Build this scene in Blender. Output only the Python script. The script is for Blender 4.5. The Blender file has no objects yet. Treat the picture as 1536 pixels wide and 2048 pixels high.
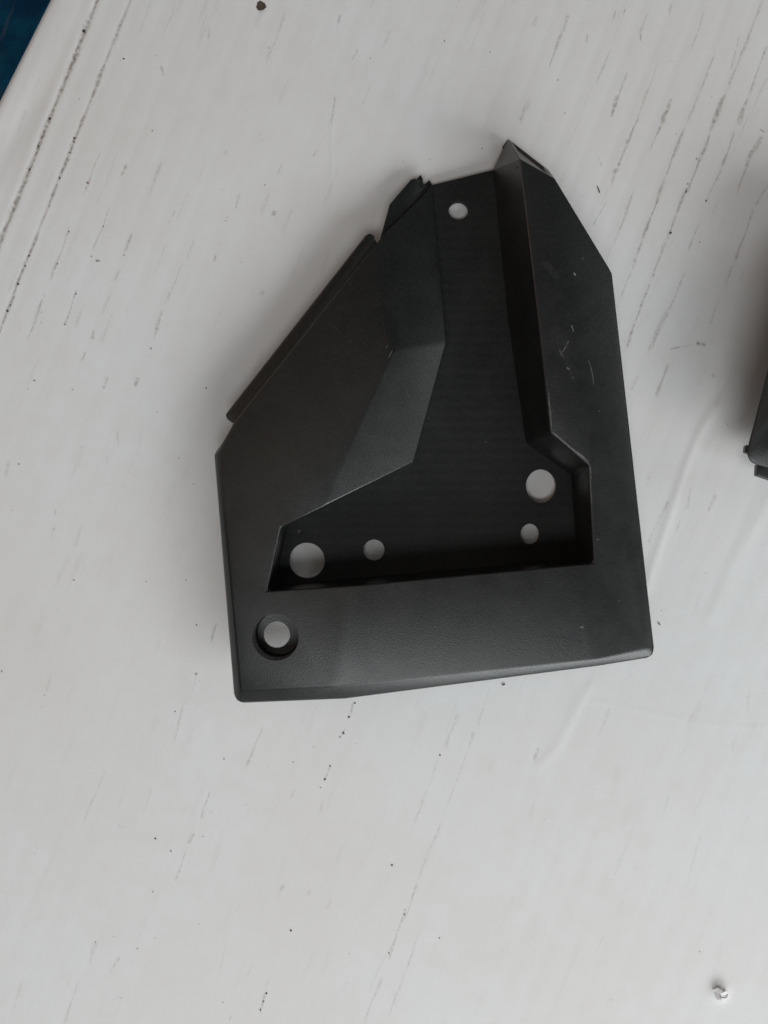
import bpy, bmesh, math, random
import numpy as np
from mathutils import Vector

# ------------------------------------------------------------------ scale
S = 0.00013            # metres per unit (1 unit = about 0.13 mm on the cardboard)
H = 1536.0             # camera height in units
SC = bpy.context.scene
COL = SC.collection
R = math.radians
rng = random.Random(7)

# ------------------------------------------------------------------ camera
cam = bpy.data.cameras.new('camera')
cam.sensor_fit = 'HORIZONTAL'; cam.sensor_width = 36; cam.lens = 36
cam.clip_start = 0.01; cam.clip_end = 20
cam.dof.use_dof = True; cam.dof.focus_distance = (H - 120) * S; cam.dof.aperture_fstop = 34
co = bpy.data.objects.new('camera', cam); COL.objects.link(co)
co.location = (0, 0, H * S)
SC.camera = co
SC.render.resolution_x = 768; SC.render.resolution_y = 1024
SC.view_settings.view_transform = 'Standard'; SC.view_settings.look = 'None'
SC.view_settings.exposure = 0; SC.view_settings.gamma = 1

# ------------------------------------------------------------------ world and lamps (indoor window daylight plus added fills)
w = bpy.data.worlds.new('World'); SC.world = w; w.use_nodes = True
bg = w.node_tree.nodes['Background']
bg.inputs[0].default_value = (0.80, 0.85, 0.90, 1); bg.inputs[1].default_value = 0.06

def area(name, loc, target, size, sy, power, col):
    l = bpy.data.lights.new(name, 'AREA'); l.shape = 'RECTANGLE'
    l.size = size; l.size_y = sy; l.energy = power; l.color = col
    o = bpy.data.objects.new(name, l); COL.objects.link(o)
    o.location = loc
    o.rotation_euler = (Vector(target) - Vector(loc)).to_track_quat('-Z', 'Y').to_euler()
    return o
area('window_light', (0.54, -0.86, 0.50), (0.0, -0.05, 0), 1.20, 0.50, 12.7, (0.955, 1.0, 1.015))
area('band_fill_light', (-0.05, -0.62, 1.15), (0, 0, 0), 0.70, 0.34, 4.3, (0.96, 0.99, 1.0))  # added high fill that brightens the guard's lower band
area('right_fill_light', (1.06, 0.22, 0.66), (0, 0, 0), 0.50, 0.40, 1.2, (0.97, 0.985, 1.0))  # added fill from the right, lights the board under the pocket holes
area('warm_fill_light', (-0.82, 0.55, 0.42), (0, 0, 0), 0.9, 0.45, 1.2, (1.0, 0.71, 0.54))  # added warm fill, tints the upper left face and shaded board brown
area('warm_bounce_fill', (-0.42, 0.22, 1.25), (0, 0, 0), 0.6, 0.5, 0.5, (1.0, 0.80, 0.62))  # added warm bounce from above left, lifts the guard's upper left face

# ------------------------------------------------------------------ helpers
def P(px, py, z=0.0):
    """point of the place seen at image position px,py and lying z units above the cardboard"""
    k = (H - z) / H
    return Vector(((px - 768) * k * S, -(py - 1024) * k * S, z * S))

def plane_z(px, py, z0, ax, ay):
    xp, yp = px - 768, py - 1024
    g = ax * xp + ay * yp
    return (z0 + g) / (1 + g / H)

def link(name, me, mat, parent=None):
    o = bpy.data.objects.new(name, me); COL.objects.link(o)
    if mat: me.materials.append(mat)
    if parent: o.parent = parent
    return o

def empty(name, label, cat, loc=(0, 0, 0)):
    o = bpy.data.objects.new(name, None); COL.objects.link(o)
    o.empty_display_size = 0.01; o.location = loc
    o['label'] = label; o['category'] = cat
    return o

def reparent(o, root):
    o.parent = root; o.matrix_parent_inverse = root.matrix_basis.inverted()

def nd(nt, typ, **kw):
    n = nt.nodes.new(typ)
    for k, v in kw.items(): setattr(n, k, v)
    return n

def newmat(name):
    m = bpy.data.materials.new(name); m.use_nodes = True
    nt = m.node_tree; b = nt.nodes['Principled BSDF']
    return m, nt, b

def noise(nt, vec, scale, detail=3, rough=0.55):
    n = nd(nt, 'ShaderNodeTexNoise'); n.inputs['Scale'].default_value = scale
    n.inputs['Detail'].default_value = detail; n.inputs['Roughness'].default_value = rough
    if vec is not None: nt.links.new(vec, n.inputs['Vector'])
    return n.outputs[0]

def ramp(nt, fac, p0, p1, c0=(0, 0, 0, 1), c1=(1, 1, 1, 1)):
    r = nd(nt, 'ShaderNodeValToRGB'); e = r.color_ramp.elements
    e[0].position = p0; e[0].color = c0; e[1].position = p1; e[1].color = c1
    nt.links.new(fac, r.inputs[0]); return r.outputs[0]

def mth(nt, op, a, b=None):
    n = nd(nt, 'ShaderNodeMath', operation=op)
    for i, v in enumerate((a, b)):
        if v is None: continue
        if isinstance(v, (int, float)): n.inputs[i].default_value = v
        else: nt.links.new(v, n.inputs[i])
    return n.outputs[0]

def mix(nt, fac, a, b):
    n = nd(nt, 'ShaderNodeMix', data_type='RGBA')
    if isinstance(fac, float): n.inputs[0].default_value = fac
    else: nt.links.new(fac, n.inputs[0])
    for i, v in ((6, a), (7, b)):
        if isinstance(v, tuple): n.inputs[i].default_value = v
        else: nt.links.new(v, n.inputs[i])
    return n.outputs[2]

def objco(nt):
    t = nd(nt, 'ShaderNodeTexCoord'); return t.outputs['Object']

# ------------------------------------------------------------------ materials
def mat_card():
    m, nt, b = newmat('white_cardboard')
    v = objco(nt)
    # streak coordinates: x across the flutes, y along them
    mp = nd(nt, 'ShaderNodeMapping'); mp.vector_type = 'TEXTURE'
    mp.inputs['Rotation'].default_value = (0, 0, -math.atan(0.40))
    nt.links.new(v, mp.inputs[0])
    st = nd(nt, 'ShaderNodeMapping'); st.inputs['Scale'].default_value = (1, 0.10, 1)
    nt.links.new(mp.outputs[0], st.inputs[0])
    big = noise(nt, v, 14, 3)
    mid = noise(nt, v, 160, 4, 0.6)
    fine = noise(nt, v, 2600, 2, 0.6)
    base = mix(nt, ramp(nt, big, 0.35, 0.65), (0.745, 0.725, 0.710, 1), (0.765, 0.770, 0.772, 1))
    base = mix(nt, ramp(nt, mid, 0.40, 0.75, (0, 0, 0, 1), (0.30, 0.30, 0.30, 1)), base, (0.70, 0.655, 0.62, 1))
    base = mix(nt, ramp(nt, fine, 0.35, 0.75, (0, 0, 0, 1), (0.16, 0.16, 0.16, 1)), base, (0.58, 0.57, 0.55, 1))
    # faint rubbed streaks that run along the flutes
    s1 = noise(nt, st.outputs[0], 330, 3, 0.6)
    s2 = noise(nt, mp.outputs[0], 60, 3, 0.6)
    s = mth(nt, 'MULTIPLY', ramp(nt, s1, 0.60, 0.76), ramp(nt, s2, 0.48, 0.66))
    base = mix(nt, mth(nt, 'MULTIPLY', s, 0.30), base, (0.42, 0.37, 0.32, 1))
    # tiny specks
    vo = nd(nt, 'ShaderNodeTexVoronoi'); vo.inputs['Scale'].default_value = 170
    nt.links.new(v, vo.inputs['Vector'])
    sp = ramp(nt, vo.outputs['Distance'], 0.03, 0.055, (1, 1, 1, 1), (0, 0, 0, 1))
    cs = nd(nt, 'ShaderNodeSeparateColor'); nt.links.new(vo.outputs['Color'], cs.inputs[0])
    sp = mth(nt, 'MULTIPLY', sp, ramp(nt, cs.outputs[0], 0.80, 0.95, (0, 0, 0, 1), (0.55, 0.55, 0.55, 1)))
    base = mix(nt, sp, base, (0.20, 0.16, 0.13, 1))
    nt.links.new(base, b.inputs['Base Color'])
    b.inputs['Roughness'].default_value = 0.62
    b.inputs['Specular IOR Level'].default_value = 0.25
    bp = nd(nt, 'ShaderNodeBump'); bp.inputs['Strength'].default_value = 0.25
    bp.inputs['Distance'].default_value = 0.00012
    nt.links.new(mth(nt, 'ADD', noise(nt, v, 420, 4, 0.6), mth(nt, 'MULTIPLY', s1, 0.8)), bp.inputs['Height'])
    nt.links.new(bp.outputs[0], b.inputs['Normal'])
    return m

def mat_stain(name, col, thr0, thr1, scale, amax=0.9):
    m, nt, b = newmat(name)
    uv = nd(nt, 'ShaderNodeUVMap')
    sx = nd(nt, 'ShaderNodeSeparateXYZ'); nt.links.new(uv.outputs[0], sx.inputs[0])
    v = objco(nt)
    # soft edge across (v) and at both ends (u)
    def bell(x):
        t = mth(nt, 'MULTIPLY', x, mth(nt, 'SUBTRACT', 1.0, x))
        return mth(nt, 'MULTIPLY', t, 4.0)
    wob = noise(nt, v, scale, 4, 0.65)
    a = mth(nt, 'MULTIPLY', bell(sx.outputs[1]), mth(nt, 'MINIMUM', mth(nt, 'MULTIPLY', bell(sx.outputs[0]), 2.2), 1.0))
    at = nd(nt, 'ShaderNodeAttribute'); at.attribute_name = 'strength'
    n2 = ramp(nt, wob, thr0, thr1)
    a = mth(nt, 'MULTIPLY', a, mth(nt, 'MULTIPLY', n2, at.outputs['Fac']))
    a = mth(nt, 'MULTIPLY', mth(nt, 'MINIMUM', a, 1.0), amax)
    b.inputs['Base Color'].default_value = col
    b.inputs['Roughness'].default_value = 0.8
    nt.links.new(a, b.inputs['Alpha'])
    return m

def mat_plastic():
    m, nt, b = newmat('black_moulded_plastic')
    v = objco(nt)
    g = noise(nt, v, 2400, 3, 0.6)
    big = noise(nt, v, 45, 4, 0.6)
    c = mix(nt, ramp(nt, big, 0.35, 0.7), (0.0055, 0.0060, 0.0060, 1), (0.0095, 0.0098, 0.0092, 1))
    c = mix(nt, ramp(nt, noise(nt, v, 130, 5, 0.65), 0.45, 0.72, (0, 0, 0, 1), (0.40, 0.40, 0.40, 1)), c, (0.021, 0.022, 0.021, 1))
    c = mix(nt, ramp(nt, noise(nt, v, 1500, 3, 0.7), 0.42, 0.70, (0, 0, 0, 1), (0.45, 0.45, 0.45, 1)), c, (0.019, 0.020, 0.019, 1))
    dusty = mth(nt, 'MULTIPLY', ramp(nt, noise(nt, v, 5200, 1, 0.4), 0.70, 0.80), 0.30)
    c = mix(nt, dusty, c, (0.16, 0.155, 0.145, 1))
    vo = nd(nt, 'ShaderNodeTexVoronoi'); vo.inputs['Scale'].default_value = 330
    nt.links.new(v, vo.inputs['Vector'])
    cs = nd(nt, 'ShaderNodeSeparateColor'); nt.links.new(vo.outputs['Color'], cs.inputs[0])
    sp = mth(nt, 'MULTIPLY', ramp(nt, vo.outputs['Distance'], 0.03, 0.07, (1, 1, 1, 1), (0, 0, 0, 1)),
             ramp(nt, cs.outputs[1], 0.88, 0.95, (0, 0, 0, 1), (0.5, 0.5, 0.5, 1)))
    c = mix(nt, sp, c, (0.22, 0.20, 0.17, 1))
    nt.links.new(c, b.inputs['Base Color'])
    rr = mth(nt, 'ADD', mth(nt, 'MULTIPLY', big, 0.10), 0.25)
    rr = mth(nt, 'ADD', rr, mth(nt, 'MULTIPLY', noise(nt, v, 190, 5, 0.7), 0.13))
    # tool marks on the flat pocket floor only
    sx = nd(nt, 'ShaderNodeSeparateXYZ'); nt.links.new(v, sx.inputs[0])
    wv = nd(nt, 'ShaderNodeTexWave'); wv.bands_direction = 'Y'; wv.inputs['Scale'].default_value = 115
    wv.inputs['Distortion'].default_value = 0.6; wv.inputs['Detail Scale'].default_value = 40
    nt.links.new(v, wv.inputs['Vector'])
    fl = mth(nt, 'LESS_THAN', sx.outputs[2], 19.0 * S)
    # the pocket floor has a coarser, duller finish than the outside
    nt.links.new(mth(nt, 'ADD', rr, mth(nt, 'MULTIPLY', fl, 0.22)), b.inputs['Roughness'])
    nt.links.new(mth(nt, 'SUBTRACT', 0.70, mth(nt, 'MULTIPLY', fl, 0.38)), b.inputs['Specular IOR Level'])
    hgt = mth(nt, 'ADD', mth(nt, 'MULTIPLY', g, 0.9), mth(nt, 'MULTIPLY', mth(nt, 'MULTIPLY', wv.outputs['Fac'], fl), 0.55))
    bp = nd(nt, 'ShaderNodeBump'); bp.inputs['Strength'].default_value = 0.60
    bp.inputs['Distance'].default_value = 0.00006
    nt.links.new(hgt, bp.inputs['Height']); nt.links.new(bp.outputs[0], b.inputs['Normal'])
    return m

def mat_floor():
    m, nt, b = newmat('blue_painted_floor')
    v = objco(nt)
    c = mix(nt, ramp(nt, noise(nt, v, 60, 5, 0.65), 0.40, 0.72), (0.003, 0.035, 0.085, 1), (0.006, 0.085, 0.160, 1))
    c = mix(nt, ramp(nt, noise(nt, v, 24, 3), 0.60, 0.75, (0, 0, 0, 1), (0.6, 0.6, 0.6, 1)), c, (0.07, 0.08, 0.045, 1))
    nt.links.new(c, b.inputs['Base Color']); b.inputs['Roughness'].default_value = 0.9; b.inputs['Specular IOR Level'].default_value = 0.1
    return m

def plain(name, col, rough):
    m, nt, b = newmat(name)
    v = objco(nt)
    c = mix(nt, ramp(nt, noise(nt, v, 300, 4, 0.6), 0.3, 0.7), tuple(x * 0.8 for x in col[:3]) + (1,), tuple(min(1, x * 1.15) for x in col[:3]) + (1,))
    nt.links.new(c, b.inputs['Base Color']); b.inputs['Roughness'].default_value = rough
    return m

CARD = mat_card(); PLAS = mat_plastic(); FLOOR = mat_floor()
STAIN = mat_stain('brown_grime', (0.185, 0.125, 0.065, 1), 0.34, 0.72, 1000, 0.52)
SCUFF = mat_stain('pale_scuff', (0.30, 0.30, 0.29, 1), 0.25, 0.65, 1500)
GRIT = plain('dark_grit', (0.035, 0.028, 0.022, 1), 0.8)
RUST = plain('orange_grit', (0.30, 0.10, 0.04, 1), 0.8)
KRAFT = plain('grey_board_core', (0.42, 0.39, 0.34, 1), 0.85)

# ------------------------------------------------------------------ setting: blue floor under the carton
FZ = -0.16
bm = bmesh.new()
for x, y in ((-4, -4), (4, -4), (4, 4), (-4, 4)): bm.verts.new((x, y, FZ))
bm.faces.new(bm.verts)
me = bpy.data.meshes.new('floor'); bm.to_mesh(me); bm.free()
fl = link('floor', me, FLOOR); fl['kind'] = 'structure'

# ------------------------------------------------------------------ the white cardboard
SP = 56.0; SL = 0.40
def seg_dist(x, y, pts):
    d = np.full(np.shape(x), 1e9)
    for (x0, y0), (x1, y1) in zip(pts[:-1], pts[1:]):
        L = (x1 - x0) ** 2 + (y1 - y0) ** 2
        t = np.clip(((x - x0) * (x1 - x0) + (y - y0) * (y1 - y0)) / L, 0, 1)
        d = np.minimum(d, np.hypot(x - x0 - t * (x1 - x0), y - y0 - t * (y1 - y0)))
    return d

RIDGES = [  # creases pressed into the board: points, width, height
    ([(1432, 812), (1398, 866), (1372, 930), (1290, 1180)], 9, 1.5),
    ([(1535, 1000), (1470, 1120), (1425, 1230)], 14, 0.9),
    ([(1178, 1372), (1150, 1424), (1112, 1496), (1080, 1532)], 10, 0.7),
    ([(1168, 1400), (1300, 1424), (1400, 1446), (1530, 1458)], 3.0, 0.32),
    ([(1408, 688), (1440, 680), (1470, 676)], 3, 0.7),
    ([(664, 240), (663, 400), (672, 520)], 4, 0.5),
]
def sheet_h(x, y):
    x = np.asarray(x, float); y = np.asarray(y, float)
    u = x + SL * y + 4 * np.sin(y / 260.0 + x / 400.0)
    amp = 0.28 + 0.22 * np.clip((x - 900) / 600, 0, 1) + 0.35 * np.clip((260 - u) / 250, 0, 1)
    amp = amp * (0.8 + 0.3 * np.sin(x / 170.0 + 1.3) * np.sin(y / 230.0))
    amp = amp * (1 - 0.6 * np.clip((y - 500) / 700, 0, 1))
    h = amp * (0.5 + 0.5 * np.cos(u / SP * 2 * np.pi)) ** 3 * -1.0
    h += 0.8 * np.sin(u / 205.0 + 0.8) * np.sin((y - 0.3 * x) / 520.0 + 0.4)
    h += 0.6 * np.sin(x / 95.0 + y / 140.0) * np.sin(y / 75.0 - x / 210.0) * 0.35
    # the two open grooves at the upper left, and the dented strip by the edge
    for u0, dep, wd in ((195, 1.0, 5.5), (262, 0.5, 4.0)):
        h -= dep * np.exp(-((u - u0) / wd) ** 2) * np.clip((950 - y) / 500, 0, 1)
    e = (x + 0.5 * y - 95)                 # distance from the outer edge
    h -= 9 * np.exp(-np.clip(e, 0, None) / 8.0)
    h -= 3.5 * np.exp(-((e - 70) / 26) ** 2) * np.exp(-((y - 250) / 110) ** 2)
    for pts, wd, hh in RIDGES:
        h += hh * np.exp(-(seg_dist(x, y, pts) / wd) ** 2)
    # puncture
    d = np.hypot(x - 1440, y - 1982)
    h += 7.0 * np.exp(-(d / 17) ** 2) - 9.0 * np.exp(-(np.hypot(x - 1437, y - 1987) / 6) ** 2)
    h -= 2.4 * np.exp(-(np.hypot(x - 522, y - 12) / 8) ** 2)
    return h

NC, NR = 660, 460
X1 = 1536 + 320
ys = np.linspace(-330, 2330, NR)
V = np.zeros((NR, NC, 3)); U = np.zeros((NR, NC, 2))
tt = np.linspace(0, 1, NC)
for i, y in enumerate(ys):
    x0 = 95 - 0.5 * y
    # finer steps where the picture looks
    xs = x0 + (X1 - x0) * tt
    V[i, :, 0] = xs; V[i, :, 1] = y
V[:, :, 2] = sheet_h(V[:, :, 0], V[:, :, 1])
W = np.empty_like(V)
W[:, :, 0] = (V[:, :, 0] - 768) * S; W[:, :, 1] = -(V[:, :, 1] - 1024) * S; W[:, :, 2] = V[:, :, 2] * S
idx = np.arange(NR * NC).reshape(NR, NC)
a, b_, c, d = idx[:-1, :-1].ravel(), idx[1:, :-1].ravel(), idx[1:, 1:].ravel(), idx[:-1, 1:].ravel()
faces = np.stack([a, b_, c, d], 1)
me = bpy.data.meshes.new('top_panel')
me.vertices.add(NR * NC); me.vertices.foreach_set('co', W.reshape(-1))
me.loops.add(faces.size); me.loops.foreach_set('vertex_index', faces.ravel().astype(np.int32))
me.polygons.add(len(faces)); me.polygons.foreach_set('loop_start', (np.arange(len(faces)) * 4).astype(np.int32))
me.polygons.foreach_set('use_smooth', np.ones(len(faces), bool))
me.update(calc_edges=True); me.validate()

carton = empty('cardboard_carton', 'large white cardboard surface with worn brown flute lines under the black parts', 'cardboard')
top = link('top_panel', me, CARD, carton)
# side panels going down from the panel's border to the floor
cor = [P(95 + 165, -330), P(95 - 0.5 * 2330, 2330), P(X1, 2330), P(X1, -330)]
th = 28 * S
for k in range(4):
    A, B = cor[k], cor[(k + 1) % 4]
    dirn = (B - A).normalized(); inn = Vector((-dirn.y, dirn.x, 0))
    zt = -24 * S
    bm = bmesh.new()
    i0 = inn * 0.5 * S
    pts = [A + i0 + dirn * (th if k % 2 else 0), B + i0 - dirn * (th if k % 2 else 0)]
    q = [pts[0], pts[1], pts[1] + inn * th, pts[0] + inn * th]
    lo = [bm.verts.new((p.x, p.y, FZ + 0.0005)) for p in q]; hi = [bm.verts.new((p.x, p.y, zt)) for p in q]
    bm.faces.new(lo[::-1]); bm.faces.new(hi)
    for j in range(4): bm.faces.new((lo[j], lo[(j + 1) % 4], hi[(j + 1) % 4], hi[j]))
    bmesh.ops.recalc_face_normals(bm, faces=bm.faces)
    m_ = bpy.data.meshes.new('side_panel'); bm.to_mesh(m_); bm.free()
    link('side_panel', m_, CARD, carton)

# ---- grime streaks and creases rubbed into the board
def ribbons(name, segs, mat, parent, zfun, step=5.0, lift=0.35):
    vs, fs, uvs, st = [], [], [], []
    for (x0, y0, x1, y1, wd, s) in segs:
        L = math.hypot(x1 - x0, y1 - y0); n = max(2, int(L / step))
        nx, ny = -(y1 - y0) / L, (x1 - x0) / L
        ph = rng.random() * 9
        base = len(vs)
        for i in range(n + 1):
            t = i / n
            wob = 0.7 * math.sin(t * L / 23 + ph) + 0.5 * math.sin(t * L / 9 + 2 * ph)
            if L < 40: wob *= 0.4
            hw = wd * 0.9 * (0.8 + 0.35 * math.sin(t * L / 15 + ph * 3))
            for sd in (-1, 0, 1):
                x = x0 + (x1 - x0) * t + nx * (wob + hw * sd); y = y0 + (y1 - y0) * t + ny * (wob + hw * sd)
                vs.append(zfun(x, y, lift)); uvs.append((t, 0.5 + 0.5 * sd)); st.append(s)
            if i:
                for sd in (0, 1):
                    k = base + 3 * i + sd
                    fs.append((k - 3, k, k + 1, k - 2))
    m_ = bpy.data.meshes.new(name); m_.from_pydata(vs, [], fs)
    ul = m_.uv_layers.new(name='UVMap')
    for lp in m_.loops: ul.data[lp.index].uv = uvs[lp.vertex_index]
    at = m_.attributes.new('strength', 'FLOAT', 'POINT'); at.data.foreach_set('value', st)
    for p in m_.polygons: p.use_smooth = True
    m_.validate()
    o = link(name, m_, mat, parent); o['kind'] = 'stuff'
    return o

def on_card(x, y, lift):
    z = float(sheet_h(x, y)) + lift
    return ((x - 768) * S, -(y - 1024) * S, z * S)

SEG = []
# broad olive dirt in the two open grooves
for (xa, ya, xb, yb, wd_, s_) in [(200, -15, 120, 185, 10, .5), (120, 185, 40, 385, 9, .4), (42, 380, -20, 535, 10, .45), (266, -15, 170, 230, 7, .35), (172, 225, 80, 455, 6, .35), (80, 455, -10, 690, 6, .35)]:
    SEG.append((xa, ya, xb, yb, wd_, s_))
def line(pts, wd, s):
    for (x0, y0), (x1, y1) in zip(pts[:-1], pts[1:]): SEG.append((x0, y0, x1, y1, wd, s))
line([(201, -15), (150, 113)], 5, .75); line([(160, 90), (118, 195)], 7, .95); line([(122, 182), (75, 300)], 6, .85)
line([(90, 262), (40, 392)], 5, .95); line([(46, 372), (-20, 535)], 7, .85)
line([(268, -15), (214, 118)], 4, .55); line([(218, 105), (170, 232)], 5, .65); line([(174, 222), (118, 360)], 5, .9)
line([(122, 350), (78, 462)], 3.2, .8); line([(80, 458), (30, 580)], 4.2, .95); line([(34, 572), (-10, 690)], 4, .85)
line([(202, 300), (169, 390)], 3, .45); line([(140, 455), (99, 567)], 4, .6); line([(92, 581), (53, 687)], 4.5, .6)
line([(254, 328), (243, 354)], 4, .9); line([(222, 410), (181, 513)], 3, .45); line([(154, 578), (129, 652)], 3, .8)
line([(265, 466), (246, 515)], 4, .6); line([(239, 540), (228, 562)], 4, .6); line([(325, 321), (296, 392)], 4, .4)
line([(368, 518), (330, 610)], 3, .45); line([(325, 620), (306, 680)], 4, .5); line([(219, 588), (205, 630)], 4, .4)
line([(322, 130), (328, 152)], 5, .5); line([(420, 55), (416, 78)], 4, .7); line([(350, 420), (336, 450)], 4, .4)
line([(680, 30), (676, 46)], 2.5, 1); line([(716, 98), (704, 120)], 4, .8); line([(672, 190), (662, 250)], 3, .7)
line([(635, 300), (626, 312)], 3, .8); line([(565, 328), (554, 350)], 3, .7); line([(455, 300), (448, 312)], 3, .6)
line([(550, 420), (546, 432)], 6, .8); line([(449, 440), (456, 443)], 2, 1); line([(432, 508), (428, 524)], 3, .6)
line([(528, 580), (522, 590)], 5, .7); line([(480, 385), (470, 420)], 3, .4); line([(520, 265), (527, 285)], 4, .4)
line([(1138, 25), (1126, 66)], 4, .5); line([(1126, 60), (1098, 136)], 4, .8); line([(1050, 208), (1042, 250)], 3, .4)
line([(1220, 100), (1192, 168)], 3, .5); line([(1176, 68), (1172, 86)], 4, .7); line([(1282, 68), (1280, 84)], 4, .8)
line([(1252, 16), (1246, 30)], 4, .8); line([(1232, 20), (1226, 40)], 3, .8); line([(1296, 25), (1278, 72)], 3, .4)
line([(1256, 143), (1234, 200)], 3, .6); line([(1236, 190), (1221, 236)], 5.5, .9)
line([(1280, 228), (1256, 284)], 4.5, .85); line([(1258, 278), (1232, 345)], 5.5, .9); line([(1232, 335), (1222, 372)], 8, .7)
line([(1270, 375), (1238, 462)], 4, .55); line([(1318, 120), (1272, 245)], 3.5, .45); line([(1215, 400), (1184, 455)], 3, .5)
line([(1344, 196), (1322, 250)], 6.5, .85); line([(1324, 244), (1299, 304)], 4.5, .7)
line([(1433, 100), (1372, 252)], 3, .6); line([(1372, 250), (1330, 355)], 4.5, .8); line([(1331, 352), (1286, 478)], 4.5, .85)
line([(1286, 478), (1240, 600)], 3.5, .55); line([(1180, 395), (1156, 392)], 2, .2)
line([(1528, -5), (1453, 185)], 4, .55); line([(1452, 184), (1420, 265)], 7, .95); line([(1422, 262), (1373, 390)], 4.5, .9)
line([(1376, 372), (1352, 430)], 4.5, .75); line([(1352, 430), (1332, 482)], 6, .9); line([(1332, 482), (1302, 560)], 5, .65)
line([(1305, 550), (1248, 705)], 3.5, .6)
line([(1536, 88), (1497, 190)], 3.5, .65); line([(1497, 192), (1476, 250)], 6.5, .85); line([(1470, 262), (1443, 335)], 4.5, .8)
line([(1443, 335), (1412, 404)], 3, .6); line([(1398, 446), (1376, 504)], 4, .7); line([(1372, 540), (1300, 706)], 3.5, .5)
line([(1526, 270), (1500, 310)], 6, .7); line([(1505, 300), (1473, 388)], 5, .75); line([(1519, 258), (1530, 264)], 3, 1)
line([(1540, 360), (1512, 412)], 4, .7); line([(1508, 415), (1468, 528)], 4, .65); line([(1466, 530), (1450, 574)], 4, .55)
line([(1436, 600), (1420, 655)], 4, .4); line([(1345, 1), (1338, 30)], 3, .4); line([(1410, 20), (1382, 100)], 3.5, .45)
line([(1480, 70), (1462, 140)], 3.5, .5); line([(1196, 312), (1204, 334)], 2, .9)
line([(1335, 614), (1294, 706)], 4.5, .5); line([(1287, 604), (1252, 698)], 3, .45); line([(1338, 726), (1310, 798)], 6, .6)
line([(1276, 752), (1262, 782)], 5, .4); line([(1383, 972), (1371, 1022)], 4.5, .6); line([(1336, 1000), (1318, 1040)], 4, .75)
line([(1318, 1036), (1295, 1092)], 4.5, .6); line([(1432, 988), (1416, 1024)], 7, .8); line([(1362, 1038), (1352, 1064)], 4, .5)
line([(1340, 699), (1360, 694)], 3.5, 1); line([(1358, 694), (1392, 690)], 2.5, .5); line([(1392, 686), (1412, 690)], 5, .95)
line([(1424, 748), (1428, 756)], 5, .7); line([(1442, 782), (1428, 812)], 3, .5); line([(1300, 946), (1290, 975)], 4, .45)
line([(918, 1424), (889, 1497)], 7, .5); line([(949, 1462), (937, 1497)], 6, .6); line([(983, 1370), (952, 1458)], 3.5, .35)
line([(936, 1500), (884, 1640)], 3, .4); line([(884, 1640), (836, 1760)], 3.5, .5); line([(836, 1762), (806, 1850)], 4, .6)
line([(813, 1812), (777, 1922)], 4, .8); line([(880, 1510), (818, 1678)], 3.5, .45); line([(845, 1848), (774, 2044)], 3, .45)
line([(1077, 1495), (1068, 1522)], 4, .95); line([(1220, 1410), (1196, 1480)], 5, .35); line([(1405, 1660), (1370, 1780)], 4, .3)
line([(1270, 1650), (1225, 1760)], 4, .25); line([(1122, 1655), (1108, 1690)], 4, .3); line([(1500, 1380), (1492, 1430)], 4, .35)
line([(1480, 1458), (1460, 1510)], 4, .3); line([(1340, 1590), (1322, 1640)], 3, .35); line([(1446, 1880), (1436, 1930)], 3, .3)
line([(710, 1402), (697, 1441)], 3.5, 1); line([(691, 1456), (678, 1478)], 4, 1); line([(663, 1528), (648, 1564)], 3, .9)
line([(646, 1600), (640, 1625)], 3, .35); line([(526, 1452), (491, 1540)], 4, .75); line([(422, 1578), (400, 1640)], 3.5, .75)
line([(389, 1664), (377, 1688)], 4, .85); line([(373, 1700), (349, 1765)], 3.5, .8); line([(394, 1345), (386, 1385)], 3, .45)
line([(370, 1400), (344, 1495)], 3.5, .5); line([(533, 1983), (519, 2030)], 3.5, 1); line([(465, 2030), (458, 2040)], 3, .9)
line([(505, 1930), (494, 1952)], 3, .6); line([(768, 1950), (725, 2048)], 4, .7); line([(160, 1958), (126, 2052)], 4, .5)
line([(48, 1955), (20, 2035)], 4, .4); line([(192, 1880), (178, 1930)], 7, .5); line([(240, 1910), (220, 1945)], 4, .6)
line([(235, 1993), (246, 1996)], 4, .9); line([(210, 1543), (164, 1652)], 3.5, .4); line([(306, 1575), (287, 1626)], 3, .5)
line([(103, 1344), (92, 1385)], 3.5, .4); line([(252, 1570), (236, 1617)], 4, .3); line([(590, 1578), (580, 1600)], 4, .5)
line([(235, 1650), (250, 1657)], 5, .5); line([(615, 1780), (620, 1790)], 6, .4); line([(568, 1768), (562, 1782)], 5, .8)
line([(665, 1790), (655, 1820)], 5, .4); line([(700, 1865), (760, 1835)], 2, .15); line([(455, 1870), (430, 1990)], 3, .3)
line([(277, 755), (270, 774)], 5, .7); line([(234, 862), (237, 890)], 5, .6); line([(181, 1002), (178, 1012)], 5, .8)
line([(113, 1020), (109, 1030)], 4, .7); line([(434, 1242), (421, 1286)], 3.5, .85); line([(172, 703), (163, 723)], 5, .8)
line([(188, 660), (184, 680)], 5, .5); line([(20, 920), (9, 958)], 5, .55); line([(216, 752), (206, 780)], 3.5, .5)
line([(310, 655), (318, 660)], 4, .5); line([(166, 890), (162, 896)], 5, .6); line([(164, 1048), (150, 1095)], 4, .35)
line([(214, 910), (212, 925)], 3.5, .5); line([(235, 1005), (232, 1025)], 4, .35); line([(105, 1062), (108, 1056)], 4, .7)
line([(22, 1018), (26, 1022)], 3, .8); line([(395, 1345), (392, 1350)], 3, 1); line([(280, 870), (275, 916)], 4, .35)
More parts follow.
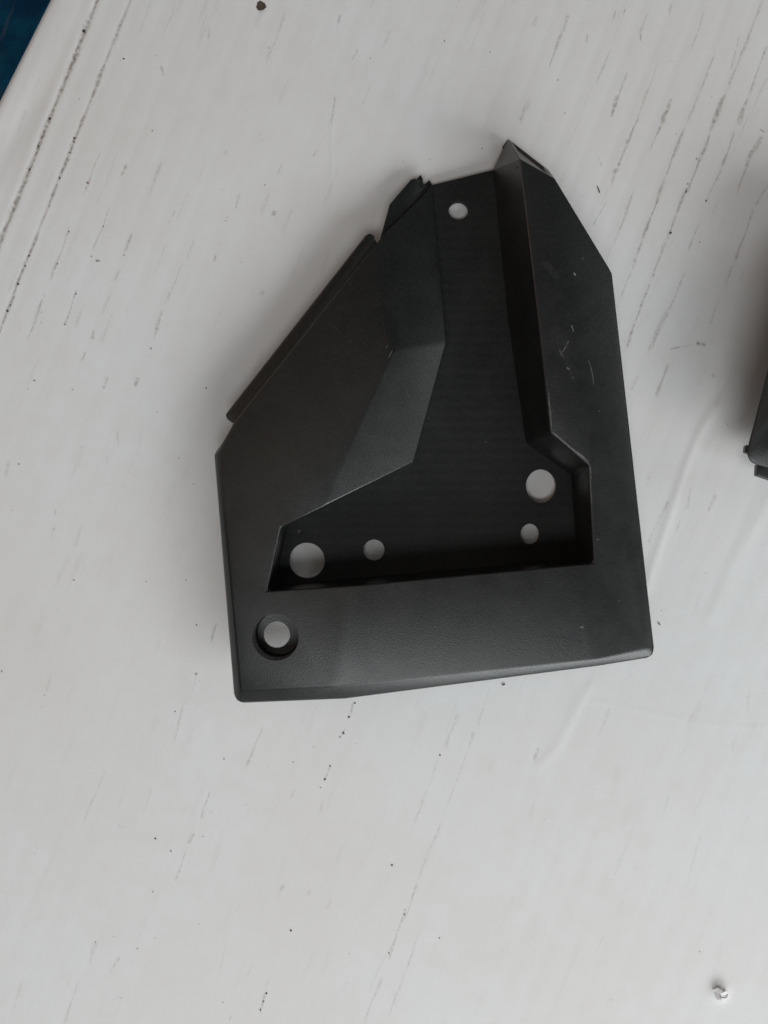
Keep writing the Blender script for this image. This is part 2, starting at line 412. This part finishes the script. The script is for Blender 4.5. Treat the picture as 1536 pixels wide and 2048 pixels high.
# fainter rubbing along every flute
for k in range(-2, 44):
    u0 = 24 + k * SP
    y = -60 + rng.random() * 120
    while y < 2080:
        L = 20 + rng.random() * 90
        x = u0 - SL * y
        topness = max(0.12, 1 - y / 1500.0)
        if 0 < x < 1545 and rng.random() < 0.62:
            jx = rng.uniform(-5, 5)
            SEG.append((x + jx, y, x + jx - SL * L, y + L, rng.uniform(2.5, 6), rng.uniform(0.08, 0.34) * (0.45 + 0.55 * topness)))
        y += L + rng.random() * 150
SEG = [(a_, b2, c2, d2, w2, s2 * (1.0 if b2 < 760 else 0.62)) for (a_, b2, c2, d2, w2, s2) in SEG]
gr = ribbons('grime_streaks', SEG, STAIN, top, on_card)
gr['label'] = 'brown grime rubbed into the flute lines of the white board'

# ---- loose grit
def grit(name, spots, mat, label, cat=None, parent=None):
    bm = bmesh.new()
    for (x, y, r) in spots:
        r *= 0.88
        c0 = Vector(on_card(x, y, r * 0.25))
        res = bmesh.ops.create_icosphere(bm, subdivisions=1, radius=r * S)
        sq = rng.uniform(0.5, 1.0); a_ = rng.random() * 6.28
        for v in res['verts']:
            j = 1 + rng.uniform(-0.28, 0.28)
            p = v.co * j; p = Vector((p.x * 1.0, p.y * sq, p.z * 0.4))
            p = Vector((p.x * math.cos(a_) - p.y * math.sin(a_), p.x * math.sin(a_) + p.y * math.cos(a_), p.z))
            v.co = p + c0
    m_ = bpy.data.meshes.new(name); bm.to_mesh(m_); bm.free()
    o = link(name, m_, mat, parent)
    o['label'] = label; o['kind'] = 'stuff'
    return o
spots = [(784, 1730, 2.4), (879, 1876, 1.8), (311, 1677, 2.2), (342, 1702, 2.6), (306, 1783, 1.9), (275, 1897, 1.6),
         (448, 1518, 1.7), (4, 1343, 2.2), (392, 1348, 2), (350, 1423, 1.6), (406, 1673, 1.5), (582, 1861, 2.4), (446, 2005, 1.6),
         (248, 118, 2.2), (305, 262, 1.8), (710, 1406, 2.6), (698, 1434, 2.4), (687, 1466, 2.8), (680, 1474, 2), (660, 1532, 2.1),
         (650, 1559, 2.8), (641, 1575, 1.6), (533, 1987, 2.4), (527, 2003, 2.4), (521, 2020, 2), (880, 1510, 2.4), (809, 1829, 1.8),
         (778, 1906, 1.7), (810, 1820, 1.5), (69, 761, 2.4), (412, 776, 2), (145, 779, 1.5), (372, 1160, 1.5), (148, 1160, 2),
         (38, 928, 1.7), (387, 968, 1.6), (292, 1163, 1.4), (393, 1250, 1.7), (1196, 1300, 1.2), (1116, 160, 1.8), (964, 297, 1.8), (889, 82, 1.9),
         (530, 370, 1.4), (1393, 318, 2), (1375, 368, 2.2), (1372, 384, 2.6), (1412, 402, 2.2), (1341, 466, 2.6), (168, 62, 4), (100, 238, 3.6),
         (77, 293, 2.6), (60, 340, 2.6), (149, 277, 3), (148, 284, 3.2), (120, 357, 2.8), (59, 512, 2.6), (51, 532, 2.6), (37, 568, 3.2), (22, 611, 2.4), (15, 622, 3),
         (140, 306, 2.4), (138, 464, 2), (207, 453, 2), (183, 513, 1.6), (115, 528, 2), (152, 588, 2.2), (130, 649, 1.8), (248, 511, 1.8), (302, 697, 2)]
for _ in range(45):
    spots.append((rng.uniform(5, 1530), rng.uniform(5, 2040), rng.uniform(0.7, 1.35)))
grit('grit', spots, GRIT, 'tiny dark specks of grit scattered on the white cardboard')
grit('orange_grit', [(176, 367, 3.2)], RUST, 'single orange speck on the white board')['label'] = 'single tiny orange speck beside the dirty grooves at upper left'

def curl(name, pts, r, label):
    """a short bristle or fibre lying on the board"""
    cu = bpy.data.curves.new(name, 'CURVE'); cu.dimensions = '3D'; cu.bevel_depth = r * S; cu.bevel_resolution = 2
    s_ = cu.splines.new('POLY'); s_.points.add(len(pts) - 1)
    for i, (x, y) in enumerate(pts):
        s_.points[i].co = (*on_card(x, y, r + 0.6), 1)
    tmp = bpy.data.objects.new('tmp', cu); COL.objects.link(tmp)
    bpy.context.view_layer.update()
    m_ = bpy.data.meshes.new_from_object(tmp.evaluated_get(bpy.context.evaluated_depsgraph_get()))
    bpy.data.objects.remove(tmp)
    o = link(name, m_, GRIT); o['label'] = label; o['category'] = 'fibre'
    return o
curl('fibre', [(1316, 1245), (1320, 1250)], 1.0, 'short dark bristle lying beside the lower right corner of the guard')
curl('fibre', [(1004, 1370), (1007, 1369), (1010, 1368)], 1.1, 'short dark bristle lying just below the lower edge of the guard')
curl('fibre', [(1195, 374), (1197, 379), (1199, 386)], 0.9, 'thin dark fibre right of the pointed tip of the guard')
curl('fibre', [(193, 524), (196, 522), (200, 523)], 0.6, 'thin curled fibre on the board left of the guard')

# ---- dark dent at the top and the torn puncture at lower right
bm = bmesh.new()
n = 22
ring = []
for i in range(n):
    a_ = i / n * 2 * math.pi; r = 9.5 * (1 + 0.10 * math.sin(3 * a_ + 1) + 0.05 * math.sin(7 * a_))
    ring.append(bm.verts.new(on_card(522 + r * math.cos(a_), 12 + r * math.sin(a_), 0.9)))
r2 = []
for i in range(n):
    a_ = i / n * 2 * math.pi
    r2.append(bm.verts.new(on_card(522 + 6.2 * math.cos(a_), 12 + 6.2 * math.sin(a_), 1.6)))
cen = bm.verts.new(on_card(522, 12, 1.3))
for i in range(n):
    bm.faces.new((ring[i], r2[i], r2[(i + 1) % n], ring[(i + 1) % n])); bm.faces.new((r2[i], cen, r2[(i + 1) % n]))
bmesh.ops.recalc_face_normals(bm, faces=bm.faces)
m_ = bpy.data.meshes.new('round_blot'); bm.to_mesh(m_); bm.free()
BLOT = plain('brown_blot', (0.075, 0.058, 0.042, 1), 0.6)
o = link('round_blot', m_, BLOT, top)
for p in m_.polygons: p.use_smooth = True

tear = [  # torn paper flaps: (x, y, height)
    [(1424, 1977, 3), (1432, 1970, 8), (1440, 1974, 13), (1436, 1981, 9), (1430, 1983, 5)],
    [(1436, 1981, 9), (1445, 1974, 13), (1453, 1981, 8), (1449, 1989, 10), (1441, 1990, 6)],
    [(1427, 1983, 3), (1436, 1983, 7), (1438, 1992, 10), (1431, 1996, 4)],
    [(1438, 1992, 5), (1447, 1990, 10), (1451, 1997, 4), (1443, 2001, 3)],
]
bm = bmesh.new()
for poly in tear:
    up = [bm.verts.new(on_card(x, y, 0)[:2] + ((z + 0.9) * S,)) for x, y, z in poly]
    dn = [bm.verts.new(on_card(x, y, 0)[:2] + ((z - 0.3) * S,)) for x, y, z in poly]
    bm.faces.new(up); bm.faces.new(dn[::-1])
    for j in range(len(poly)):
        k = (j + 1) % len(poly); bm.faces.new((up[j], dn[j], dn[k], up[k]))
bmesh.ops.recalc_face_normals(bm, faces=bm.faces)
m_ = bpy.data.meshes.new('torn_flap'); bm.to_mesh(m_); bm.free()
o = link('torn_flap', m_, CARD, top); o['label'] = 'torn raised paper round a small puncture in the board'

# ------------------------------------------------------------------ the corner guard
FLZ = 18.0
LEFT = (128, 0.09, 0.11)
LOW = (132, 0.09, -0.03)
ARM = (146, -0.06, -0.01)
def onp(px, py, pl): return P(px, py, plane_z(px, py, *pl))
G = {}
G['r0'] = onp(1040, 318, ARM); G['r1'] = onp(1077, 640, ARM); G['r2'] = onp(1100, 865, ARM)
G['r3'] = onp(1176, 929, ARM); G['r4'] = onp(1188, 1127, ARM)
G['k0'] = onp(1158, 1129, ARM); G['k1'] = onp(1195, 1319, ARM)
G['q0'] = onp(707, 1171, LOW); G['q1'] = onp(668, 1373, LOW)
G['p5'] = onp(533, 1183, LOW); G['sx'] = P(440, 1053, 92)
def onA(px, py):
    z = 120.0
    for _ in range(8):
        k_ = 1 - z / H; X = (px - 768) * k_; Y = (py - 1024) * k_
        if Y < -60: f_ = 0.11 * Y
        else:
            q_ = min(Y, 160) + 60; f_ = -6.6 + 0.11 * q_ - 0.07 * q_ * q_ / 220
            if Y > 160: f_ -= 0.03 * (Y - 160)
        z = 128 + 0.09 * X + f_
    return P(px, py, z)
for i_, y_ in enumerate((964, 1010, 1055, 1100, 1142, 1184)):
    G['y%d' % i_] = onA(438 + (y_ - 903) * 0.0898, y_)
G['p6'] = onA(562, 1053); G['p7'] = onA(645, 1014)
G['n0'] = onA(604, 1034); G['n1'] = onA(552, 1097); G['n2'] = onA(543, 1140); G['p5'] = onA(533, 1183)
G['q0'] = onA(707, 1171); G['q1'] = onA(668, 1373); G['p6'] = onp(562, 1053, LEFT); G['p7'] = onp(645, 1014, LEFT)
G['p8'] = P(826, 925, 60); G['p9'] = P(892, 687, 74)
def on3(px, py, a_, b2, c_):
    nrm = (b2 - a_).cross(c_ - a_); o_ = Vector((0, 0, H * S)); d_ = P(px, py, 0) - o_
    return o_ + d_ * ((a_ - o_).dot(nrm) / d_.dot(nrm))
G['c0'] = onp(788, 700, LEFT); G['b0'] = onp(757, 481, LEFT); G['b1'] = P(865, 369, FLZ)
G['p9'] = on3(892, 687, G['c0'], G['p7'], G['p8'])
G['e1'] = onp(468, 844, LEFT); G['e2'] = onp(438, 903, LEFT); G['e3'] = onA(481, 1382)
G['s2'] = P(428, 906, 76); G['s3'] = P(469, 1407, 83); G['sq'] = P(690, 1398, 98)
G['sk'] = P(1200, 1332, 107); G['sm'] = P(1311, 1314, 107)
G['m1'] = onp(1296, 1297, ARM)
G['d1'] = onp(1145, 582, ARM); G['d2'] = onp(1188, 773, ARM); G['d3'] = onp(1242, 970, ARM); G['d4'] = onp(1284, 1170, ARM)
G['o1'] = onp(1110, 358, ARM)
G['g2'] = P(1225, 548, 122)
G['t0'] = P(1017, 278, 20); G['t1'] = P(1096, 338, 50)
G['F0'] = P(986, 340, FLZ); G['F1'] = P(1016, 640, FLZ); G['F2'] = P(1052, 886, FLZ); G['F3'] = P(1142, 950, FLZ)
G['F4'] = P(1154, 1117, FLZ)
for k in ('p5', 'p6', 'p7', 'p8', 'p9'):
    v = G[k]; G[k + 'f'] = Vector((v.x, v.y, FLZ * S))
G['p5f'] = P(549, 1171, FLZ)
cx, cy = P(850, 950).x, P(850, 950).y
for k in ('t0', 't1', 'g2', 'sm', 'sk', 'sq', 's3', 'sx', 's2', 'e1', 'b0', 'b1'):
    v = G[k]; dv = Vector((v.x - cx, v.y - cy, 0)).normalized() * 2.0 * S
    zg = {'t0': 4, 't1': 10, 'g2': 40, 'sm': 52, 'sk': 56, 'sq': 72, 's3': 70, 'sx': 72, 's2': 62, 'e1': 50, 'b0': 30, 'b1': 4}[k]
    G['G' + k] = Vector((v.x + dv.x, v.y + dv.y, zg * S))
FACES = [
    'b0 e1 e2 y0 p7 c0', 'y0 y1 n0 p7', 'y1 y2 p6 n0', 'y2 y3 n1 p6', 'y3 y4 n2 n1', 'y4 y5 p5 n2', 'y5 e3 q1 q0 p5', 'c0 p7 p8 p9', 'b0 c0 p9 b1',
    'b1 p9f p8f p7f p6f p5f F4 F3 F2 F1 F0',
    'p8 p7 p7f p8f', 'p9 p8 p8f p9f', 'b1 p9 p9f', 'p7 n0 p6 p6f p7f', 'p6 n1 n2 p5 p5f p6f', 'p5 q0 k0 r4 F4 p5f', 'r4 r3 F3 F4', 'r3 r2 F2 F3', 'r2 r1 F1 F2', 'r1 r0 F0 F1',
    'r0 t0 F0', 't0 r0 o1 t1', 'q0 q1 k1 k0', 'r0 r1 r2 r3 r4 k0 k1 m1 d4 d3 d2 d1 o1',
    'o1 d1 d2 d3 d4 m1 sm g2', 'o1 g2 t1', 'm1 k1 sk sm', 'k1 q1 sq sk', 'q1 e3 s3 sq', 'e3 y5 y4 y3 y2 sx s3', 'y2 y1 y0 e2 s2 sx',
    't1 g2 Gg2 Gt1', 'g2 sm Gsm Gg2', 'sm sk Gsk Gsm', 'sk sq Gsq Gsk', 'sq s3 Gs3 Gsq', 's3 sx Gsx Gs3', 'sx s2 Gs2 Gsx',
    'e2 e1 Ge1 Gs2 s2', 'e1 b0 Gb0 Ge1', 'b0 b1 Gb1 Gb0', 't0 t1 Gt1 Gt0',
]
WT = {}   # edge -> radius in units
def wt(s, r):
    n = s.split()
    for a_, c_ in zip(n[:-1], n[1:]): WT[frozenset((a_, c_))] = r
wt('r0 r1 r2 r3 r4 k0 q0 p5 n2 n1 p6 n0 p7 p8', 3.2)
wt('q0 q1', 12); wt('k0 k1', 14); wt('o1 d1 d2 d3 d4 m1', 7)
wt('c0 p7', 4); wt('c0 b0', 14); wt('c0 p9', 7); wt('c0 p8', 18); wt('p8 p9', 2.5); wt('p9 b1', 2)
wt('r4 F4', 9); wt('p5 p5f', 8); wt('r3 F3', 5); wt('r2 F2', 7); wt('p6 p6f', 6); wt('p7 p7f', 3)
wt('e1 e2 y0 y1 y2 y3 y4 y5 e3 q1 k1 m1', 3.5); wt('m1 sm', 6)
wt('s2 sx s3 sq sk sm g2', 5); wt('s3 Gs3', 20); wt('sm Gsm', 18); wt('s3 e3', 8); wt('e1 b0 b1', 2.5); wt('s2 Gs2', 6); wt('s2 e2', 5)
wt('r0 t0', 3); wt('r0 o1', 3); wt('t0 t1 g2 o1 t1', 3)

root = empty('corner_guard', 'black plastic corner guard with recessed five-hole pocket lying whole on the white cardboard', 'plastic part', P(850, 950))
W_ = 40.0
bm = bmesh.new()
bv = {k: bm.verts.new(v) for k, v in G.items()}
for f in FACES: bm.faces.new([bv[k] for k in f.split()])
bmesh.ops.recalc_face_normals(bm, faces=bm.faces)
if bm.faces and sum(f.normal.z for f in bm.faces) < 0: bmesh.ops.reverse_faces(bm, faces=bm.faces)
for f in bm.faces:   # the hollow end of the right arm
    if set(f.verts) == {bv['t0'], bv['r0'], bv['o1'], bv['t1']}:
        bmesh.ops.inset_individual(bm, faces=[f], thickness=13 * S, depth=0)
        bmesh.ops.inset_individual(bm, faces=[f], thickness=2 * S, depth=-5 * S)
        break
lay = bm.edges.layers.float.new('bevel_weight_edge')
names = {v: k for k, v in bv.items()}
for e in bm.edges:
    r = WT.get(frozenset((names.get(e.verts[0]), names.get(e.verts[1]))), 0)
    e[lay] = min(1.0, r / W_)
me = bpy.data.meshes.new('body'); bm.to_mesh(me); bm.free()
body = link('body', me, PLAS)
md = body.modifiers.new('b', 'BEVEL'); md.limit_method = 'WEIGHT'; md.width = W_ * S; md.segments = 4
md.use_clamp_overlap = False; md.offset_type = 'WIDTH' if False else 'OFFSET'
md = body.modifiers.new('s', 'SOLIDIFY'); md.thickness = 15 * S; md.offset = -1; md.use_even_offset = False

def cyl(x, y, z0, z1, rx, ry=None, n=56):
    """cutter: a round hole through the part, given by its centre on the pocket floor"""
    ry = ry or rx
    bm = bmesh.new(); c = P(x, y, (z0 + z1) / 2)
    k = (H - (z0 + z1) / 2) / H * S
    lo = [bm.verts.new((c.x + rx * k * math.cos(t * 2 * math.pi / n), c.y + ry * k * math.sin(t * 2 * math.pi / n), z0 * S)) for t in range(n)]
    hi = [bm.verts.new((v.co.x, v.co.y, z1 * S)) for v in lo]
    bm.faces.new(lo[::-1]); bm.faces.new(hi)
    for j in range(n): bm.faces.new((lo[j], lo[(j + 1) % n], hi[(j + 1) % n], hi[j]))
    m_ = bpy.data.meshes.new('cut'); bm.to_mesh(m_); bm.free()
    return link('cut', m_, None)
cuts = [cyl(614, 1121, -9, 40, 35.5), cyl(748, 1100, -9, 40, 21), cyl(1082, 972, -9, 40, 30.5, 33.5), cyl(1060, 1068, -9, 40, 19, 20.5),
        cyl(917, 421, -9, 40, 19.5, 18.5)]
CB = (551, 1274)
zc = plane_z(CB[0], CB[1], *LOW)
cuts.append(cyl(CB[0], CB[1], zc - 45, zc + 45, 47))
for c_ in cuts:
    md = body.modifiers.new('h', 'BOOLEAN'); md.operation = 'DIFFERENCE'; md.object = c_; md.solver = 'EXACT'
bpy.context.view_layer.update()
dg = bpy.context.evaluated_depsgraph_get()
me2 = bpy.data.meshes.new_from_object(body.evaluated_get(dg)); me2.name = 'body'
body.modifiers.clear(); body.data = me2
for c_ in cuts: bpy.data.objects.remove(c_)
me2.shade_smooth() if hasattr(me2, 'shade_smooth') else None
me2.set_sharp_from_angle(angle=R(26))
reparent(body, root)

def lathe(name, c, prof, mat, parent, n=56, oval=1.0):
    bm = bmesh.new(); rows = []
    for r, z, *sh in prof:
        ox, oy = (sh + [0, 0])[:2]
        rows.append([bm.verts.new((c.x + ox * S + r * S * math.cos(t * 2 * math.pi / n), c.y + oy * S + oval * r * S * math.sin(t * 2 * math.pi / n), z * S)) for t in range(n)])
    m = len(rows)
    for i in range(m):
        a_, b2 = rows[i], rows[(i + 1) % m]
        for j in range(n): bm.faces.new((a_[j], a_[(j + 1) % n], b2[(j + 1) % n], b2[j]))
    bmesh.ops.recalc_face_normals(bm, faces=bm.faces)
    m_ = bpy.data.meshes.new(name); bm.to_mesh(m_); bm.free(); m_.set_sharp_from_angle(angle=R(35))
    o = link(name, m_, mat)
    for p in m_.polygons: p.use_smooth = True
    reparent(o, parent); return o
cc = P(CB[0], CB[1], zc)
k = (H - zc) / H
lathe('screw_recess', cc, [(47 * k + 1, zc - 7), (47 * k, zc - 12), (46 * k, zc - 44), (44 * k, zc - 47), (27.5 * k, zc - 48, -4.5, -3.5), (27 * k, zc - 52, -4.5, -3.5), (52 * k, zc - 52), (52 * k, zc - 13)], PLAS, root)

def prism(name, pts, z0, z1, mat, parent, bev=4, lean=None, zref=None):
    """solid plate: outline at the seen upper side z1, standing down to z0"""
    bm = bmesh.new()
    hi = []
    for p in pts:
        z = p[2] if len(p) > 2 else z1
        hi.append(bm.verts.new(P(p[0], p[1], z)))
    lo = [bm.verts.new((v.co.x, v.co.y, z0 * S)) for v in hi]
    bm.faces.new(hi); bm.faces.new(lo[::-1])
    n = len(hi)
    for j in range(n): bm.faces.new((hi[j], lo[j], lo[(j + 1) % n], hi[(j + 1) % n]))
    bmesh.ops.recalc_face_normals(bm, faces=bm.faces)
    if bev: bmesh.ops.bevel(bm, geom=list(bm.edges), offset=bev * S, segments=3, profile=0.5, affect='EDGES', clamp_overlap=True)
    bmesh.ops.recalc_face_normals(bm, faces=bm.faces)
    m_ = bpy.data.meshes.new(name); bm.to_mesh(m_); bm.free()
    for p in m_.polygons: p.use_smooth = True
    m_.set_sharp_from_angle(angle=R(40))
    o = link(name, m_, mat)
    if parent: reparent(o, parent)
    return o
# long rounded flange low along the upper left edge
prism('edge_flange', [(450, 829, 60), (458, 818, 60), (730, 470, 60), (739, 465, 60), (747, 468, 60), (750, 478, 64), (764, 500), (510, 830), (480, 848), (464, 845, 56), (454, 839, 60)],
      10, 64, PLAS, root, 5)
# clip with its two thin fins beside the top of the pocket
prism('clip', [(759, 480, 46), (779, 408, 40), (822, 358, 28), (832, 356, 26), (846, 366, 18), (866, 376, 12), (804, 448, 34)], 4, 62, PLAS, root, 2.5)
prism('clip_fin', [(830, 361), (841, 349), (845, 356), (848, 376), (838, 384)], 4, 20, PLAS, root, 1.2)
prism('clip_fin', [(846, 372), (858, 360), (862, 364), (867, 378), (856, 388)], 4, 14, PLAS, root, 1.2)
# moulding flash line along the lower edge, hugging the rim
def zplas(pl):
    def f(x, y, lift):
        v = onp(x, y, pl); return (v.x, v.y, v.z + (lift + 0.25) * S)
    return f
sc = []
for (x0, y0, x1, y1, wd, s) in [(1143, 650, 1148, 664, 2.5, .6), (1125, 706, 1138, 680, 1.8, .45), (1133, 735, 1141, 739, 3, .8), (1144, 753, 1148, 757, 2, .6),
                                (1176, 716, 1189, 772, 1.2, .5), (1147, 545, 1152, 552, 2.2, .9), (1118, 700, 1128, 716, 3, .3),
                                (1192, 1079, 1200, 1079, 1.3, .6), (1097, 780, 1104, 862, 1.8, .5), (1104, 862, 1178, 926, 2.4, .75), (1179, 926, 1184, 1010, 1.5, .45), (1160, 1253, 1168, 1255, 2, .7), (1085, 520, 1120, 560, 9, .05), (1105, 650, 1150, 760, 22, .03)]:
    sc.append((x0, y0, x1, y1, wd, s))
reparent(ribbons('scuff_marks', sc, SCUFF, None, zplas(ARM), step=4, lift=0.2), root)
sc = [(655, 640, 706, 690, 1.0, .12), (777, 716, 785, 700, 3, .55), (772, 696, 776, 690, 3, .25), (600, 1060, 596, 1066, 2, .4)]
reparent(ribbons('scuff_marks', sc, SCUFF, None, zplas(LEFT), step=4, lift=0.2), root)
BN = None
def zband(x, y, lift):
    t = (x - 687) / 490.0; z = plane_z(687, y, *LOW) * (1 - t) + plane_z(1177, y, *ARM) * t
    v = P(x, y, z); return (v.x, v.y, v.z + (lift + 0.8) * S)
sc = [(718, 1195, 750, 1195, 5, .8), (726, 1194, 744, 1195, 2.2, .9), (680, 1371, 900, 1349, 1.2, .6), (900, 1349, 1180, 1320, 1.0, .4), (840, 1225, 960, 1190, 26, .05), (1040, 1200, 1130, 1160, 24, .05)]
reparent(ribbons('scuff_marks', sc, SCUFF, None, zband, step=4, lift=0.2), root)

# ------------------------------------------------------------------ the second guard at the right edge of the photograph
root2 = empty('corner_guard', 'second black plastic corner guard, mostly cut off at the right edge of the photo', 'plastic part', P(1640, 760))
root['group'] = root2['group'] = 'black plastic corner guards on the cardboard'
def shell2():
    rim = [(1490, 906), (1502, 862), (1536, 728), (1600, 500), (1680, 430), (1780, 420), (1840, 980), (1825, 1010), (1500, 929)]
    bm = bmesh.new()
    z1 = [125, 130, 135, 140, 135, 120, 125, 125, 125]
    hi = [bm.verts.new(P(x, y, z)) for (x, y), z in zip(rim, z1)]
    cc_ = P(1680, 740)
    lo = [bm.verts.new((v.co.x + (cc_.x - v.co.x) * 0.27, v.co.y + (cc_.y - v.co.y) * 0.16, 52 * S)) for v in hi]
    # sunk pocket on the top
    c = sum((v.co for v in hi), Vector()) / len(hi)
    inn = [bm.verts.new(Vector((c.x + (v.co.x - c.x) * 0.62, c.y + (v.co.y - c.y) * 0.66, v.co.z + 12 * S))) for v in hi]
    pit = [bm.verts.new(Vector((c.x + (v.co.x - c.x) * 0.95, c.y + (v.co.y - c.y) * 0.95, 80 * S))) for v in inn]
    n = len(hi)
    for j in range(n):
        k = (j + 1) % n
        bm.faces.new((lo[j], lo[k], hi[k], hi[j])); bm.faces.new((hi[j], hi[k], inn[k], inn[j])); bm.faces.new((inn[j], inn[k], pit[k], pit[j]))
    bm.faces.new(pit); bm.faces.new(lo[::-1])
    bmesh.ops.recalc_face_normals(bm, faces=bm.faces)
    ee = [e for e in bm.edges]
    bmesh.ops.bevel(bm, geom=ee, offset=7 * S, segments=3, profile=0.5, affect='EDGES', clamp_overlap=True)
    m_ = bpy.data.meshes.new('body'); bm.to_mesh(m_); bm.free()
    for p in m_.polygons: p.use_smooth = True
    m_.set_sharp_from_angle(angle=R(35))
    o = link('body', m_, PLAS); reparent(o, root2)
shell2()
prism('edge_flange', [(1515, 930), (1514, 951), (1560, 967), (1700, 1010), (1790, 1020), (1780, 960), (1560, 905)], 56, 70, PLAS, root2, 2)
prism('clip', [(1492, 893), (1495, 889), (1506, 900), (1500, 908), (1491, 905)], 104, 116, PLAS, root2, 1.5)
